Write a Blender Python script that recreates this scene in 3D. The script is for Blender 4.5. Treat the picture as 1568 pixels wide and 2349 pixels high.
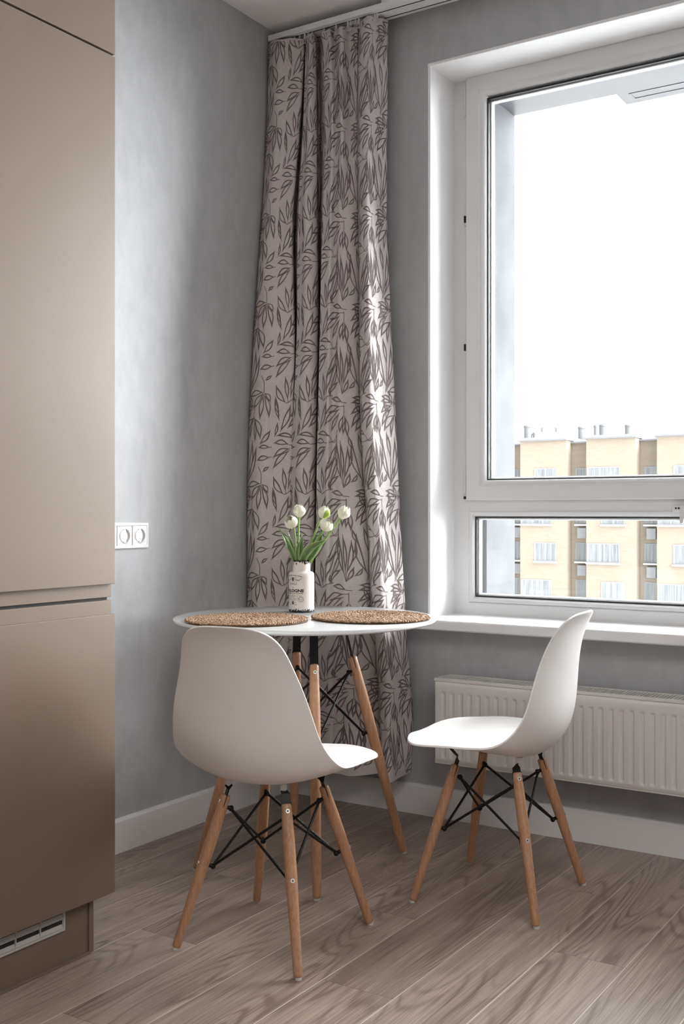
import bpy, bmesh, math, random
import numpy as np
from mathutils import Vector, Matrix, noise
random.seed(7)
S = bpy.context.scene
COL = S.collection
for o in list(bpy.data.objects): bpy.data.objects.remove(o)
PI = math.pi

# ------------------------------------------------------------------ camera
FPX, CAMH = 2515.0, 1.05
YAW = math.atan((2400 - 784) / FPX)
Fw = np.array([-math.sin(YAW), math.cos(YAW), 0]); Rt = np.array([math.cos(YAW), math.sin(YAW), 0])
CAM = np.array([2.414, -3.361, CAMH])
cd = bpy.data.cameras.new('camera'); cam = bpy.data.objects.new('camera', cd); COL.objects.link(cam)
cd.sensor_fit = 'HORIZONTAL'; cd.sensor_width = 36; cd.lens = FPX / 1568 * 36
cd.clip_start = 0.05; cd.clip_end = 400
cam.location = CAM; cam.rotation_euler = (PI / 2, 0, YAW)
S.camera = cam
# ------------------------------------------------------------------ world, lights, exposure
SKY = 36.0            # bright overcast glow beyond the window; the sky behind the house is far dimmer
w = bpy.data.worlds.new('overcast_sky'); S.world = w; w.use_nodes = True
nt = w.node_tree; bgn = nt.nodes['Background']
tc = nt.nodes.new('ShaderNodeTexCoord'); dt = nt.nodes.new('ShaderNodeVectorMath'); dt.operation = 'DOT_PRODUCT'; dt.inputs[1].default_value = (.88, .47, .06)
mr = nt.nodes.new('ShaderNodeMapRange'); mr.interpolation_type = 'SMOOTHSTEP'
for i_, v_ in enumerate((-.15, .95, .08, 1.0)): mr.inputs[i_ + 1].default_value = v_
ml = nt.nodes.new('ShaderNodeMath'); ml.operation = 'MULTIPLY'; ml.inputs[1].default_value = SKY
nt.links.new(tc.outputs['Generated'], dt.inputs[0]); nt.links.new(dt.outputs['Value'], mr.inputs[0]); nt.links.new(mr.outputs[0], ml.inputs[0]); nt.links.new(ml.outputs[0], bgn.inputs[1])
bgn.inputs[0].default_value = (.97, .985, 1, 1)
def area(name, loc, rot, sx, sy, power, color=(1, 1, 1), portal=False):
    l = bpy.data.lights.new(name, 'AREA'); l.shape = 'RECTANGLE'; l.size = sx; l.size_y = sy; l.energy = power; l.color = color
    o = bpy.data.objects.new(name, l); COL.objects.link(o); o.location = loc; o.rotation_euler = rot
    if portal: l.cycles.is_portal = True
    return o
area('window_portal', (1.46, .26, 1.63), (-PI / 2, 0, 0), 1.6, 1.95, 1, portal=True)      # daylight through the window
area('room_fill_light', (3.3, -3.2, 2.76), (0, 0, 0), 1.6, 1.6, 60, (1, .96, .93))      # added fill light behind the camera, standing in for unseen room light
S.view_settings.view_transform = 'Standard'; S.view_settings.look = 'None'
S.view_settings.exposure = 0.10; S.view_settings.gamma = 1; S.view_settings.use_curve_mapping = False
S.cycles.max_bounces = 10; S.cycles.diffuse_bounces = 6; S.cycles.transparent_max_bounces = 16

# ------------------------------------------------------------------ materials
MATS = {}
def mat(name, col, rough=.5, spec=.5, metal=0, nscale=0, namt=0, bump=0, bscale=60, coat=0, sub=0, trans=0):
    m = bpy.data.materials.new(name); m.use_nodes = True; n = m.node_tree.nodes; L = m.node_tree.links
    b = n['Principled BSDF']; b.inputs['Base Color'].default_value = (*col, 1); b.inputs['Roughness'].default_value = rough
    b.inputs['Specular IOR Level'].default_value = spec; b.inputs['Metallic'].default_value = metal
    if coat: b.inputs['Coat Weight'].default_value = coat; b.inputs['Coat Roughness'].default_value = .15
    if sub: b.inputs['Subsurface Weight'].default_value = sub; b.inputs['Subsurface Radius'].default_value = (.01, .01, .006)
    t = n.new('ShaderNodeTexCoord')
    if namt:
        z = n.new('ShaderNodeTexNoise'); z.inputs['Scale'].default_value = nscale; z.inputs['Detail'].default_value = 5
        L.new(t.outputs['Object'], z.inputs['Vector'])
        mr = n.new('ShaderNodeMapRange'); mr.inputs[1].default_value = .3; mr.inputs[2].default_value = .7
        mr.inputs[3].default_value = 1 - namt; mr.inputs[4].default_value = 1 + namt; L.new(z.outputs[0], mr.inputs[0])
        mx = n.new('ShaderNodeVectorMath'); mx.operation = 'SCALE'; mx.inputs[0].default_value = col
        L.new(mr.outputs[0], mx.inputs['Scale']); L.new(mx.outputs[0], b.inputs['Base Color'])
    if bump:
        z = n.new('ShaderNodeTexNoise'); z.inputs['Scale'].default_value = bscale; z.inputs['Detail'].default_value = 4
        L.new(t.outputs['Object'], z.inputs['Vector'])
        bp = n.new('ShaderNodeBump'); bp.inputs['Strength'].default_value = bump; bp.inputs['Distance'].default_value = .002
        L.new(z.outputs[0], bp.inputs['Height']); L.new(bp.outputs[0], b.inputs['Normal'])
    MATS[name] = m; return m
mat('white_paint', (.88, .88, .885), .6, .3, bump=.15, bscale=120)
mat('ceiling_paint', (.90, .90, .90), .75, .2)
mat('trim_white', (.84, .84, .84), .4, .45)
mat('upvc', (.74, .745, .75), .28, .5)
mat('sill_plastic', (.80, .80, .80), .3, .5)
mat('gasket', (.012, .012, .013), .6)
mat('spacer_metal', (.85, .86, .87), .35, .5)
mat('lacquer', (.175, .128, .094), .50, .35, bump=.05, bscale=500)
mat('lacquer_dark_gap', (.012, .011, .010), .7)
mat('grille_plastic', (.45, .43, .41), .45)
mat('socket_plastic', (.72, .72, .72), .3, .5)
mat('socket_grey', (.30, .295, .29), .4, .4)
mat('shell_plastic', (.82, .80, .78), .33, .5, bump=.03, bscale=900)
mat('table_white', (.62, .62, .62), .14, .4)
mat('black_metal', (.004, .004, .0045), .45, .3)
mat('steel', (.62, .60, .57), .3, .5, metal=.9)
mat('glide', (.62, .60, .57), .4)
mat('radiator_enamel', (.70, .675, .645), .3, .5)
mat('radiator_inside', (.10, .10, .10), .6)
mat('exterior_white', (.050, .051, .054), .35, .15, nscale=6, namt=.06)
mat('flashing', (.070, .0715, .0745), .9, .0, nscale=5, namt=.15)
mat('snow', (.34, .345, .35), .9, .1)
mat('ground_snow', (.85, .86, .87), .9, .1)
mat('seagrass', (.33, .215, .135), .7, .25, nscale=160, namt=.55, bump=.4, bscale=400)
mat('seagrass_dark', (.11, .065, .036), .8, .2)
mat('print_black', (.022, .02, .02), .5, .3)
mat('petal', (.86, .86, .72), .45, .35, sub=.15)
mat('petal_green', (.42, .56, .10), .45, .35, nscale=40, namt=.3)
mat('stem_green', (.22, .36, .09), .4, .5, nscale=30, namt=.25)
mat('leaf_green', (.07, .17, .045), .32, .5, nscale=22, namt=.6)
mat('leaf_edge', (.30, .42, .14), .4, .4)
mat('hook_plastic', (.62, .62, .62), .25, .5)
mat('roof_metal', (.10, .102, .106), .6)
mat('vent_pale', (.12, .123, .126), .8, .1)
mat('curtain_lace', (.17, .173, .176), .9, .1)
mat('fabric_line', (.180, .146, .145), .85, .15, nscale=9, namt=.12)
mat('fabric_green', (.18, .17, .14), .85, .15)

def node_mat(name):
    m = bpy.data.materials.new(name); m.use_nodes = True; MATS[name] = m
    return m, m.node_tree.nodes, m.node_tree.links, m.node_tree.nodes['Principled BSDF']
def mth(n, L, op, a, b=None, clamp=False):
    x = n.new('ShaderNodeMath'); x.operation = op; x.use_clamp = clamp
    for i, v in enumerate((a, b)):
        if v is None: continue
        if isinstance(v, (int, float)): x.inputs[i].default_value = v
        else: L.new(v, x.inputs[i])
    return x.outputs[0]
def mixc(n, L, f, a, b, mode='MIX'):
    x = n.new('ShaderNodeMix'); x.data_type = 'RGBA'; x.blend_type = mode
    for s, v in (('Factor', f), ('A', a), ('B', b)):
        i = [q for q in x.inputs if q.name == s and (q.type == ('VALUE' if s == 'Factor' else 'RGBA'))][0]
        if isinstance(v, (int, float)): i.default_value = v
        elif isinstance(v, tuple): i.default_value = (*v, 1)
        else: L.new(v, i)
    return [q for q in x.outputs if q.type == 'RGBA'][0]
def noisen(n, L, vec, scale, detail=4, rough=.5, dist=0):
    z = n.new('ShaderNodeTexNoise'); z.inputs['Scale'].default_value = scale; z.inputs['Detail'].default_value = detail
    z.inputs['Roughness'].default_value = rough; z.inputs['Distortion'].default_value = dist; L.new(vec, z.inputs['Vector']); return z.outputs[0]
def mapn(n, L, vec, sc=(1, 1, 1), loc=(0, 0, 0)):
    x = n.new('ShaderNodeMapping'); x.inputs['Scale'].default_value = sc; x.inputs['Location'].default_value = loc; L.new(vec, x.inputs[0]); return x.outputs[0]
def maprange(n, L, v, a, b, c, d):
    x = n.new('ShaderNodeMapRange'); L.new(v, x.inputs[0])
    for i, q in enumerate((a, b, c, d)): x.inputs[i + 1].default_value = q
    return x.outputs[0]
def bumpn(n, L, b, h, st, dist=.002):
    x = n.new('ShaderNodeBump'); x.inputs['Strength'].default_value = st; x.inputs['Distance'].default_value = dist
    L.new(h, x.inputs['Height']); L.new(x.outputs[0], b.inputs['Normal'])
# wall covering: mottled grey plaster
m, n, L, b = node_mat('grey_plaster'); t = n.new('ShaderNodeTexCoord').outputs['Object']
a = noisen(n, L, mapn(n, L, t, (1, 1, .45)), 3.2, 6, .6); c = noisen(n, L, mapn(n, L, t, (1, 1, .5)), 22, 6, .65)
f = mth(n, L, 'ADD', mth(n, L, 'MULTIPLY', a, .5), mth(n, L, 'MULTIPLY', c, .5))
L.new(mixc(n, L, maprange(n, L, f, .35, .65, 0, 1), (.40, .407, .42), (.50, .507, .52)), b.inputs['Base Color'])
b.inputs['Roughness'].default_value = .62; b.inputs['Specular IOR Level'].default_value = .3
bumpn(n, L, b, c, .12, .002)
# beech
m, n, L, b = node_mat('beech'); t = n.new('ShaderNodeTexCoord').outputs['Generated']
a = noisen(n, L, mapn(n, L, t, (9, 9, 1.2)), 3, 3); c = noisen(n, L, mapn(n, L, t, (60, 60, 9)), 2.5, 4)
f = mth(n, L, 'ADD', mth(n, L, 'MULTIPLY', a, .6), mth(n, L, 'MULTIPLY', c, .4))
L.new(mixc(n, L, maprange(n, L, f, .35, .65, 0, 1), (.36, .185, .10), (.52, .30, .175)), b.inputs['Base Color'])
b.inputs['Roughness'].default_value = .4
# laminate floor: planks run along Y
m, n, L, b = node_mat('laminate'); t = n.new('ShaderNodeTexCoord').outputs['Object']
sx = n.new('ShaderNodeSeparateXYZ'); L.new(t, sx.inputs[0]); X, Y = sx.outputs[0], sx.outputs[1]
PW, PL = .1837, 1.29
u = mth(n, L, 'DIVIDE', mth(n, L, 'SUBTRACT', X, .312), PW); ui = mth(n, L, 'FLOOR', u); uf = mth(n, L, 'FRACT', u)
off = mth(n, L, 'FRACT', mth(n, L, 'ADD', mth(n, L, 'MULTIPLY', ui, .333333), .685))
v = mth(n, L, 'ADD', mth(n, L, 'DIVIDE', Y, PL), off); vi = mth(n, L, 'FLOOR', v); vf = mth(n, L, 'FRACT', v)
du = mth(n, L, 'MULTIPLY', mth(n, L, 'MINIMUM', uf, mth(n, L, 'SUBTRACT', 1.0, uf)), PW)
dv = mth(n, L, 'MULTIPLY', mth(n, L, 'MINIMUM', vf, mth(n, L, 'SUBTRACT', 1.0, vf)), PL)
cid = n.new('ShaderNodeCombineXYZ'); L.new(ui, cid.inputs[0]); L.new(vi, cid.inputs[1])
wn = n.new('ShaderNodeTexWhiteNoise'); wn.noise_dimensions = '3D'; L.new(cid.outputs[0], wn.inputs['Vector'])
rs = n.new('ShaderNodeVectorMath'); rs.operation = 'SCALE'; L.new(wn.outputs['Color'], rs.inputs[0]); rs.inputs['Scale'].default_value = 7
pv = n.new('ShaderNodeVectorMath'); pv.operation = 'ADD'; L.new(t, pv.inputs[0]); L.new(rs.outputs[0], pv.inputs[1]); P = pv.outputs[0]
# cathedral figure from stretched noise, iso-lines through a sine
fig = noisen(n, L, mapn(n, L, P, (6.5, .85, 1)), 1.1, 1.5, .4, .25)
ring = mth(n, L, 'MULTIPLY', mth(n, L, 'ADD', mth(n, L, 'SINE', mth(n, L, 'MULTIPLY', fig, 150)), 1), .5)
ring = mth(n, L, 'POWER', ring, 3.0)
mask = maprange(n, L, noisen(n, L, mapn(n, L, P, (6, 1.6, 1)), 1.3, 2, .5), .46, .60, .15, 1)
ring = mth(n, L, 'SUBTRACT', 1.0, mth(n, L, 'MULTIPLY', ring, mask))
fine = noisen(n, L, mapn(n, L, P, (110, 1.3, 1)), 3, 5, .6)
pores = noisen(n, L, mapn(n, L, P, (300, 3.2, 1)), 2.4, 2, .5)
broad = noisen(n, L, mapn(n, L, P, (12, .7, 1)), 1.4, 3, .5)
f = mth(n, L, 'ADD', mth(n, L, 'MULTIPLY', ring, .12), mth(n, L, 'ADD', mth(n, L, 'MULTIPLY', fine, .50), mth(n, L, 'MULTIPLY', broad, .30)))
f = mth(n, L, 'ADD', f, mth(n, L, 'MULTIPLY', mth(n, L, 'SUBTRACT', wn.outputs['Value'], .5), .10))
col = mixc(n, L, maprange(n, L, f, .38, .69, 0, 1), (.185, .135, .108), (.53, .43, .365))
pm = maprange(n, L, pores, .56, .68, 0, .40); col = mixc(n, L, pm, col, (.17, .118, .09))
seam = maprange(n, L, du, .0008, .0018, 1, 0); col = mixc(n, L, mth(n, L, 'MULTIPLY', seam, .6), col, (.70, .61, .54))
butt = maprange(n, L, dv, .0007, .0015, 1, 0); col = mixc(n, L, mth(n, L, 'MULTIPLY', butt, .7), col, (.16, .11, .085))
L.new(col, b.inputs['Base Color'])
L.new(maprange(n, L, fine, .3, .7, .28, .42), b.inputs['Roughness']); b.inputs['Specular IOR Level'].default_value = .5
hh = mth(n, L, 'SUBTRACT', mth(n, L, 'MULTIPLY', fine, .25), mth(n, L, 'MULTIPLY', mth(n, L, 'MAXIMUM', seam, butt), 1.0))
bumpn(n, L, b, hh, .35, .0012)
# curtain base fabric, fine linen weave
m, n, L, b = node_mat('fabric'); t = n.new('ShaderNodeTexCoord').outputs['UV']
a = noisen(n, L, mapn(n, L, t, (60, 900, 1)), 1, 2); c = noisen(n, L, mapn(n, L, t, (900, 60, 1)), 1, 2)
f = mth(n, L, 'ADD', a, c)
L.new(mixc(n, L, maprange(n, L, f, .75, 1.25, 0, 1), (.52, .475, .468), (.66, .61, .60)), b.inputs['Base Color'])
b.inputs['Roughness'].default_value = .85; b.inputs['Specular IOR Level'].default_value = .15
bumpn(n, L, b, f, .25, .0006)
# vase ceramic: cream glaze chipped black at rim and foot
m, n, L, b = node_mat('vase_glaze'); t = n.new('ShaderNodeTexCoord').outputs['Object']
sx = n.new('ShaderNodeSeparateXYZ'); L.new(t, sx.inputs[0]); Z = sx.outputs[2]
a = noisen(n, L, t, 190, 3, .6)
foot = mth(n, L, 'GREATER_THAN', mth(n, L, 'SUBTRACT', a, mth(n, L, 'MULTIPLY', Z, 26)), .27)
a2 = noisen(n, L, mapn(n, L, t, (1, 1, .9)), 170, 4, .6)
rim = mth(n, L, 'GREATER_THAN', mth(n, L, 'SUBTRACT', a2, mth(n, L, 'MULTIPLY', mth(n, L, 'SUBTRACT', .1605, Z), 13)), .46)
rim = mth(n, L, 'MAXIMUM', rim, mth(n, L, 'GREATER_THAN', Z, .1592))
rim = mth(n, L, 'MULTIPLY', rim, mth(n, L, 'GREATER_THAN', Z, .137))
L.new(mixc(n, L, mth(n, L, 'MAXIMUM', foot, rim), (.74, .69, .645), (.018, .017, .017)), b.inputs['Base Color'])
b.inputs['Roughness'].default_value = .22
# tulip leaf: green blade, pale margins and streaks along it (UV x across, y along)
m, n, L, b = node_mat('tulip_leaf'); t = n.new('ShaderNodeTexCoord').outputs['UV']; sx = n.new('ShaderNodeSeparateXYZ'); L.new(t, sx.inputs[0])
e = mth(n, L, 'ABSOLUTE', sx.outputs[0]); a = noisen(n, L, mapn(n, L, t, (7, 1.2, 1)), 2, 4, .6)
f = mth(n, L, 'ADD', mth(n, L, 'MULTIPLY', mth(n, L, 'POWER', e, 2.5), .55), mth(n, L, 'MULTIPLY', mth(n, L, 'SUBTRACT', a, .42), 1.9))
L.new(mixc(n, L, maprange(n, L, f, .0, .75, 0, 1), (.030, .095, .028), (.36, .50, .20)), b.inputs['Base Color']); b.inputs['Roughness'].default_value = .33
# pane: clear architectural glass
m, n, L, b = node_mat('clear_glass'); n.remove(b); o = n['Material Output']
tr = n.new('ShaderNodeBsdfTransparent'); tr.inputs[0].default_value = (.985, .99, .99, 1); gl = n.new('ShaderNodeBsdfGlossy'); gl.inputs['Roughness'].default_value = 0
fr = n.new('ShaderNodeFresnel'); fr.inputs[0].default_value = 1.22; mx = n.new('ShaderNodeMixShader')
L.new(fr.outputs[0], mx.inputs[0]); L.new(tr.outputs[0], mx.inputs[1]); L.new(gl.outputs[0], mx.inputs[2]); L.new(mx.outputs[0], o.inputs[0])
# far building brick, pale ochre
m, n, L, b = node_mat('ochre_brick'); t = n.new('ShaderNodeTexCoord').outputs['Object']
sx = n.new('ShaderNodeSeparateXYZ'); L.new(t, sx.inputs[0]); cx = n.new('ShaderNodeCombineXYZ')
L.new(mth(n, L, 'ADD', sx.outputs[0], sx.outputs[1]), cx.inputs[0]); L.new(sx.outputs[2], cx.inputs[1])
br = n.new('ShaderNodeTexBrick'); br.inputs['Scale'].default_value = 1; br.inputs['Brick Width'].default_value = .5; br.inputs['Row Height'].default_value = .16
br.inputs['Mortar Size'].default_value = .012; L.new(cx.outputs[0], br.inputs['Vector'])
br.inputs['Color1'].default_value = (.160, .132, .104, 1); br.inputs['Color2'].default_value = (.171, .143, .115, 1); br.inputs['Mortar'].default_value = (.17, .145, .121, 1)
L.new(br.outputs[0], b.inputs['Base Color']); b.inputs['Roughness'].default_value = .9; b.inputs['Specular IOR Level'].default_value = .1
# far window panes: net curtains in vertical folds
m, n, L, b = node_mat('far_pane'); t = n.new('ShaderNodeTexCoord').outputs['Object']
a = noisen(n, L, mapn(n, L, t, (6, 6, .3)), 1, 3, .7)
L.new(mixc(n, L, maprange(n, L, a, .35, .65, 0, 1), (.075, .080, .085), (.145, .150, .153)), b.inputs['Base Color']); b.inputs['Roughness'].default_value = .3

# ------------------------------------------------------------------ mesh helpers
class MB:
    def __init__(s): s.v = []; s.f = []; s.m = []; s.uv = []; s.cm = 0
    def add(s, vs, fs):
        k = len(s.v); s.v += [tuple(map(float, p)) for p in vs]; s.f += [tuple(i + k for i in q) for q in fs]; s.m += [s.cm] * len(fs); return s
    def box(s, x0, x1, y0, y1, z0, z1):
        return s.add([(x0, y0, z0), (x1, y0, z0), (x1, y1, z0), (x0, y1, z0), (x0, y0, z1), (x1, y0, z1), (x1, y1, z1), (x0, y1, z1)],
                     [(0, 3, 2, 1), (4, 5, 6, 7), (0, 1, 5, 4), (1, 2, 6, 5), (2, 3, 7, 6), (3, 0, 4, 7)])
    def obox(s, c, ax, ay, az, hx, hy, hz):
        c, ax, ay, az = map(np.array, (c, ax, ay, az)); vs = [c + ax * i * hx + ay * j * hy + az * k * hz for k in (-1, 1) for i, j in ((-1, -1), (1, -1), (1, 1), (-1, 1))]
        return s.add(vs, [(0, 3, 2, 1), (4, 5, 6, 7), (0, 1, 5, 4), (1, 2, 6, 5), (2, 3, 7, 6), (3, 0, 4, 7)])
    def tube(s, pts, rad, n=14, cap=True, flat=1.0):
        pts = [np.array(p, float) for p in pts]; N = len(pts)
        if not hasattr(rad, '__len__'): rad = [rad] * N
        up = None; vs = []
        for i, p in enumerate(pts):
            d = pts[min(i + 1, N - 1)] - pts[max(i - 1, 0)]; d = d / np.linalg.norm(d)
            if up is None: up = np.array([0, 0, 1.]) if abs(d[2]) < .9 else np.array([1., 0, 0])
            a = up - d * (up @ d); a /= np.linalg.norm(a); up = a; b = np.cross(d, a)
            vs += [p + rad[i] * (a * math.cos(2 * PI * k / n) + b * flat * math.sin(2 * PI * k / n)) for k in range(n)]
        fs = [(i * n + k, i * n + (k + 1) % n, (i + 1) * n + (k + 1) % n, (i + 1) * n + k) for i in range(N - 1) for k in range(n)]
        if cap: fs += [tuple(range(n))[::-1], tuple((N - 1) * n + k for k in range(n))]
        return s.add(vs, fs)
    def lathe(s, prof, c=(0, 0, 0), n=48):
        vs = [(c[0] + r * math.cos(2 * PI * k / n), c[1] + r * math.sin(2 * PI * k / n), c[2] + z) for r, z in prof for k in range(n)]; N = len(prof)
        fs = [(i * n + k, i * n + (k + 1) % n, (i + 1) * n + (k + 1) % n, (i + 1) * n + k) for i in range(N - 1) for k in range(n)]
        if prof[0][0] > 1e-5: fs.append(tuple(range(n))[::-1])
        if prof[-1][0] > 1e-5: fs.append(tuple((N - 1) * n + k for k in range(n)))
        return s.add(vs, fs)
    def ring(s, x0, x1, z0, z1, prof, plane='xz', closed=True):
        # profile (inset, depth) swept round a rectangle with mitred corners; plane xz (depth = y) or yz (depth = x)
        vs = []
        for i, d in prof:
            for a, b_ in ((x0 + i, z0 + i), (x1 - i, z0 + i), (x1 - i, z1 - i), (x0 + i, z1 - i)):
                vs.append((a, d, b_) if plane == 'xz' else ((d, a, b_) if plane == 'yz' else (a, b_, d)))
        N = len(prof); fs = []
        for i in range(N if closed else N - 1):
            j = (i + 1) % N
            fs += [(i * 4 + k, i * 4 + (k + 1) % 4, j * 4 + (k + 1) % 4, j * 4 + k) for k in range(4)]
        return s.add(vs, fs)
    def grid(s, G, flip=False):
        a, b_ = len(G), len(G[0]); vs = [p for r in G for p in r]
        fs = [(i * b_ + j, i * b_ + j + 1, (i + 1) * b_ + j + 1, (i + 1) * b_ + j) for i in range(a - 1) for j in range(b_ - 1)]
        if flip: fs = [q[::-1] for q in fs]
        return s.add(vs, fs)
    def build(s, name, mats, parent=None, smooth=False, bevel=0, origin=None, fixn=True, angle=None):
        me = bpy.data.meshes.new(name); V = s.v
        if origin is not None: V = [(p[0] - origin[0], p[1] - origin[1], p[2] - origin[2]) for p in V]
        me.from_pydata(V, [], s.f)
        if isinstance(mats, str): mats = [mats]
        for q in mats: me.materials.append(MATS[q])
        if len(mats) > 1: me.polygons.foreach_set('material_index', s.m)
        if s.uv:
            ul = me.uv_layers.new(name='UVMap')
            for l in me.loops: ul.data[l.index].uv = s.uv[l.vertex_index]
        if fixn:
            bm = bmesh.new(); bm.from_mesh(me); bmesh.ops.recalc_face_normals(bm, faces=bm.faces); bm.to_mesh(me); bm.free()
        if smooth: me.polygons.foreach_set('use_smooth', [True] * len(me.polygons))
        me.update(); o = bpy.data.objects.new(name, me); COL.objects.link(o)
        if origin is not None: o.location = origin
        if parent is not None:
            o.parent = parent
            if origin is not None: o.location = Vector(origin) - world_loc(parent)
        if smooth:
            try: me.set_sharp_from_angle(angle=math.radians(angle or 40))
            except Exception: pass
        if bevel:
            bv = o.modifiers.new('bevel', 'BEVEL'); bv.width = bevel; bv.segments = 3; bv.limit_method = 'ANGLE'; bv.angle_limit = math.radians(35)
            me.polygons.foreach_set('use_smooth', [True] * len(me.polygons)); bv.harden_normals = True
        return o
def world_loc(o):
    v = Vector(o.location)
    while o.parent is not None: o = o.parent; v = v + Vector(o.location)
    return v
def tag(o, label=None, cat=None, group=None, kind=None):
    if label: o['label'] = label
    if cat: o['category'] = cat
    if group: o['group'] = group
    if kind: o['kind'] = kind
    return o
def empty(name, loc=(0, 0, 0), **k):
    o = bpy.data.objects.new(name, None); o.empty_display_size = .05; COL.objects.link(o); o.location = loc; return tag(o, **k)
def struct(o): o['kind'] = 'structure'; return o
def at(ax, val, px, py):
    # where a viewing direction of the photograph meets the plane x/y/z = val
    r = Fw + Rt * (px - 784) / FPX - np.array([0, 0, 1.]) * (py - 1174.5) / FPX
    return CAM + (val - CAM[ax]) / r[ax] * r
def part(mb, name, mats, parent, **k):
    return mb.build(name, mats, parent, origin=tuple(world_loc(parent)), **k)

# ================================================================== THE ROOM
CH = 2.832; RX = 4.4; RY = -6.2
WX0, WX1, WZ0, WZ1 = .614, 2.30, .65, 2.600
struct(MB().box(-.2, RX + .2, RY - .2, .0, -.12, 0).build('floor', 'laminate'))
struct(MB().box(-.2, RX + .2, RY - .2, .5, CH, CH + .2).build('ceiling', 'ceiling_paint'))
struct(MB().box(-.2, 0, RY - .2, .5, 0, CH).build('wall_left', 'grey_plaster'))
struct(MB().box(RX, RX + .2, RY - .2, .5, 0, CH).build('wall_right', 'grey_plaster'))
struct(MB().box(0, RX, RY - .2, RY, 0, CH).build('wall_front', 'grey_plaster'))
q = MB(); q.box(0, WX0, 0, .25, 0, CH); q.box(WX1, RX, 0, .25, 0, CH); q.box(WX0, WX1, 0, .25, 0, WZ0); q.box(WX0, WX1, 0, .25, WZ1, CH)
struct(q.build('wall_back', 'grey_plaster'))
# outer layer of the wall with its own smaller opening
OX0, OX1, OZ0, OZ1 = .711, 2.205, .69, 2.556
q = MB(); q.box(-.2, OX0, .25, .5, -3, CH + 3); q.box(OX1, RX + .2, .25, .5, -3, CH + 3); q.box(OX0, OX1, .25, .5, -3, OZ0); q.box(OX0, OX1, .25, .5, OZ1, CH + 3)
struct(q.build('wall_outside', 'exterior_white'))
# overhanging ledge above the outside of the window, with a sunken strip in its underside
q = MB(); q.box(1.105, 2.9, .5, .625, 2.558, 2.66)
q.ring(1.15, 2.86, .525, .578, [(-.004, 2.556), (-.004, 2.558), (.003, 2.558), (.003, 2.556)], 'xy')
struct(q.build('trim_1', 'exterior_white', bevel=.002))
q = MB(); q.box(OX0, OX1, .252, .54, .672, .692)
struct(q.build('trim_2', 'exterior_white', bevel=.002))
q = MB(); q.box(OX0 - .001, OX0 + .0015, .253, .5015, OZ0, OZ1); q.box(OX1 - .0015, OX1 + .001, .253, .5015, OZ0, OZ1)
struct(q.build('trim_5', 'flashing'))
# plastered white reveal
q = MB()
q.ring(WX0 - .001, WX1 + .001, WZ0 + .008, WZ1 + .001, [(-.004, -.0025), (.0015, -.004), (.006, -.002), (.007, .004), (.010, .178), (-.004, .178)])
struct(q.build('trim_3', 'white_paint', bevel=.0015))
# windowsill
q = MB(); q.box(.585, 2.36, -.088, .178, .651, .686)
struct(q.build('trim_4', 'sill_plastic', bevel=.007))
# baseboards
def bboard(name, a):
    q = MB(); P_ = [(0, 0), (.015, 0), (.015, .096), (.012, .1025), (.006, .104), (0, .104)]
    if a == 'x': vs = [(x, -d, z) for x in (0.0, RX) for d, z in P_]
    else: vs = [(d, y, z) for y in (RY, -.0) for d, z in P_]
    n_ = len(P_); q.add(vs, [tuple(range(n_)), tuple(range(n_, 2 * n_))] + [(i, (i + 1) % n_, n_ + (i + 1) % n_, n_ + i) for i in range(n_)])
    return struct(q.build(name, 'trim_white'))
bboard('baseboard_back', 'x'); bboard('baseboard_left', 'y')

# window: fixed outer frame, tilting upper sash, fixed lower pane
win = empty('window_1', (1.457, .2, WZ0), kind='structure')
q = MB()
FX0, FX1, FZ0, FZ1 = .61, 2.305, .655, 2.605
GL0, GL1 = .700, 2.214; LZ0, LZ1 = .748, 1.034; TZ = 1.115
q.ring(FX0, FX1, FZ0, FZ1, [(0, .174), (.070, .174), (.074, .177), (.076, .2), (.086, .208), (.086, .248), (0, .248)])
q.box(FX0 + .05, FX1 - .05, .1745, .248, LZ1 + .012, TZ + .02)
part(q, 'window_frame', 'upvc', win, bevel=.0015)
q = MB(); q.ring(GL0 - .018, GL1 + .018, LZ0 - .018, LZ1 + .018, [(0, .172), (.003, .1705), (.012, .1745), (.018, .186), (.018, .2), (0, .2)])
part(q, 'glazing_bead', 'upvc', win, bevel=.001)
q = MB(); q.ring(GL0 - .001, GL1 + .001, LZ0 - .001, LZ1 + .001, [(0, .185), (.0055, .187), (.0055, .2), (0, .2)])
part(q, 'gasket', 'gasket', win)
q = MB(); q.ring(GL0 + .002, GL1 - .002, LZ0 + .002, LZ1 - .002, [(-.003, .201), (.0075, .201), (.0075, .2035), (.0085, .2035), (.0085, .216), (.010, .2165), (.010, .218), (-.003, .218)])
part(q, 'spacer_bar', 'spacer_metal', win)
q = MB(); q.box(GL0, GL1, .1995, .2005, LZ0, LZ1); q.box(GL0, GL1, .2185, .2195, LZ0, LZ1)
part(q, 'window_pane', 'clear_glass', win)
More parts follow.
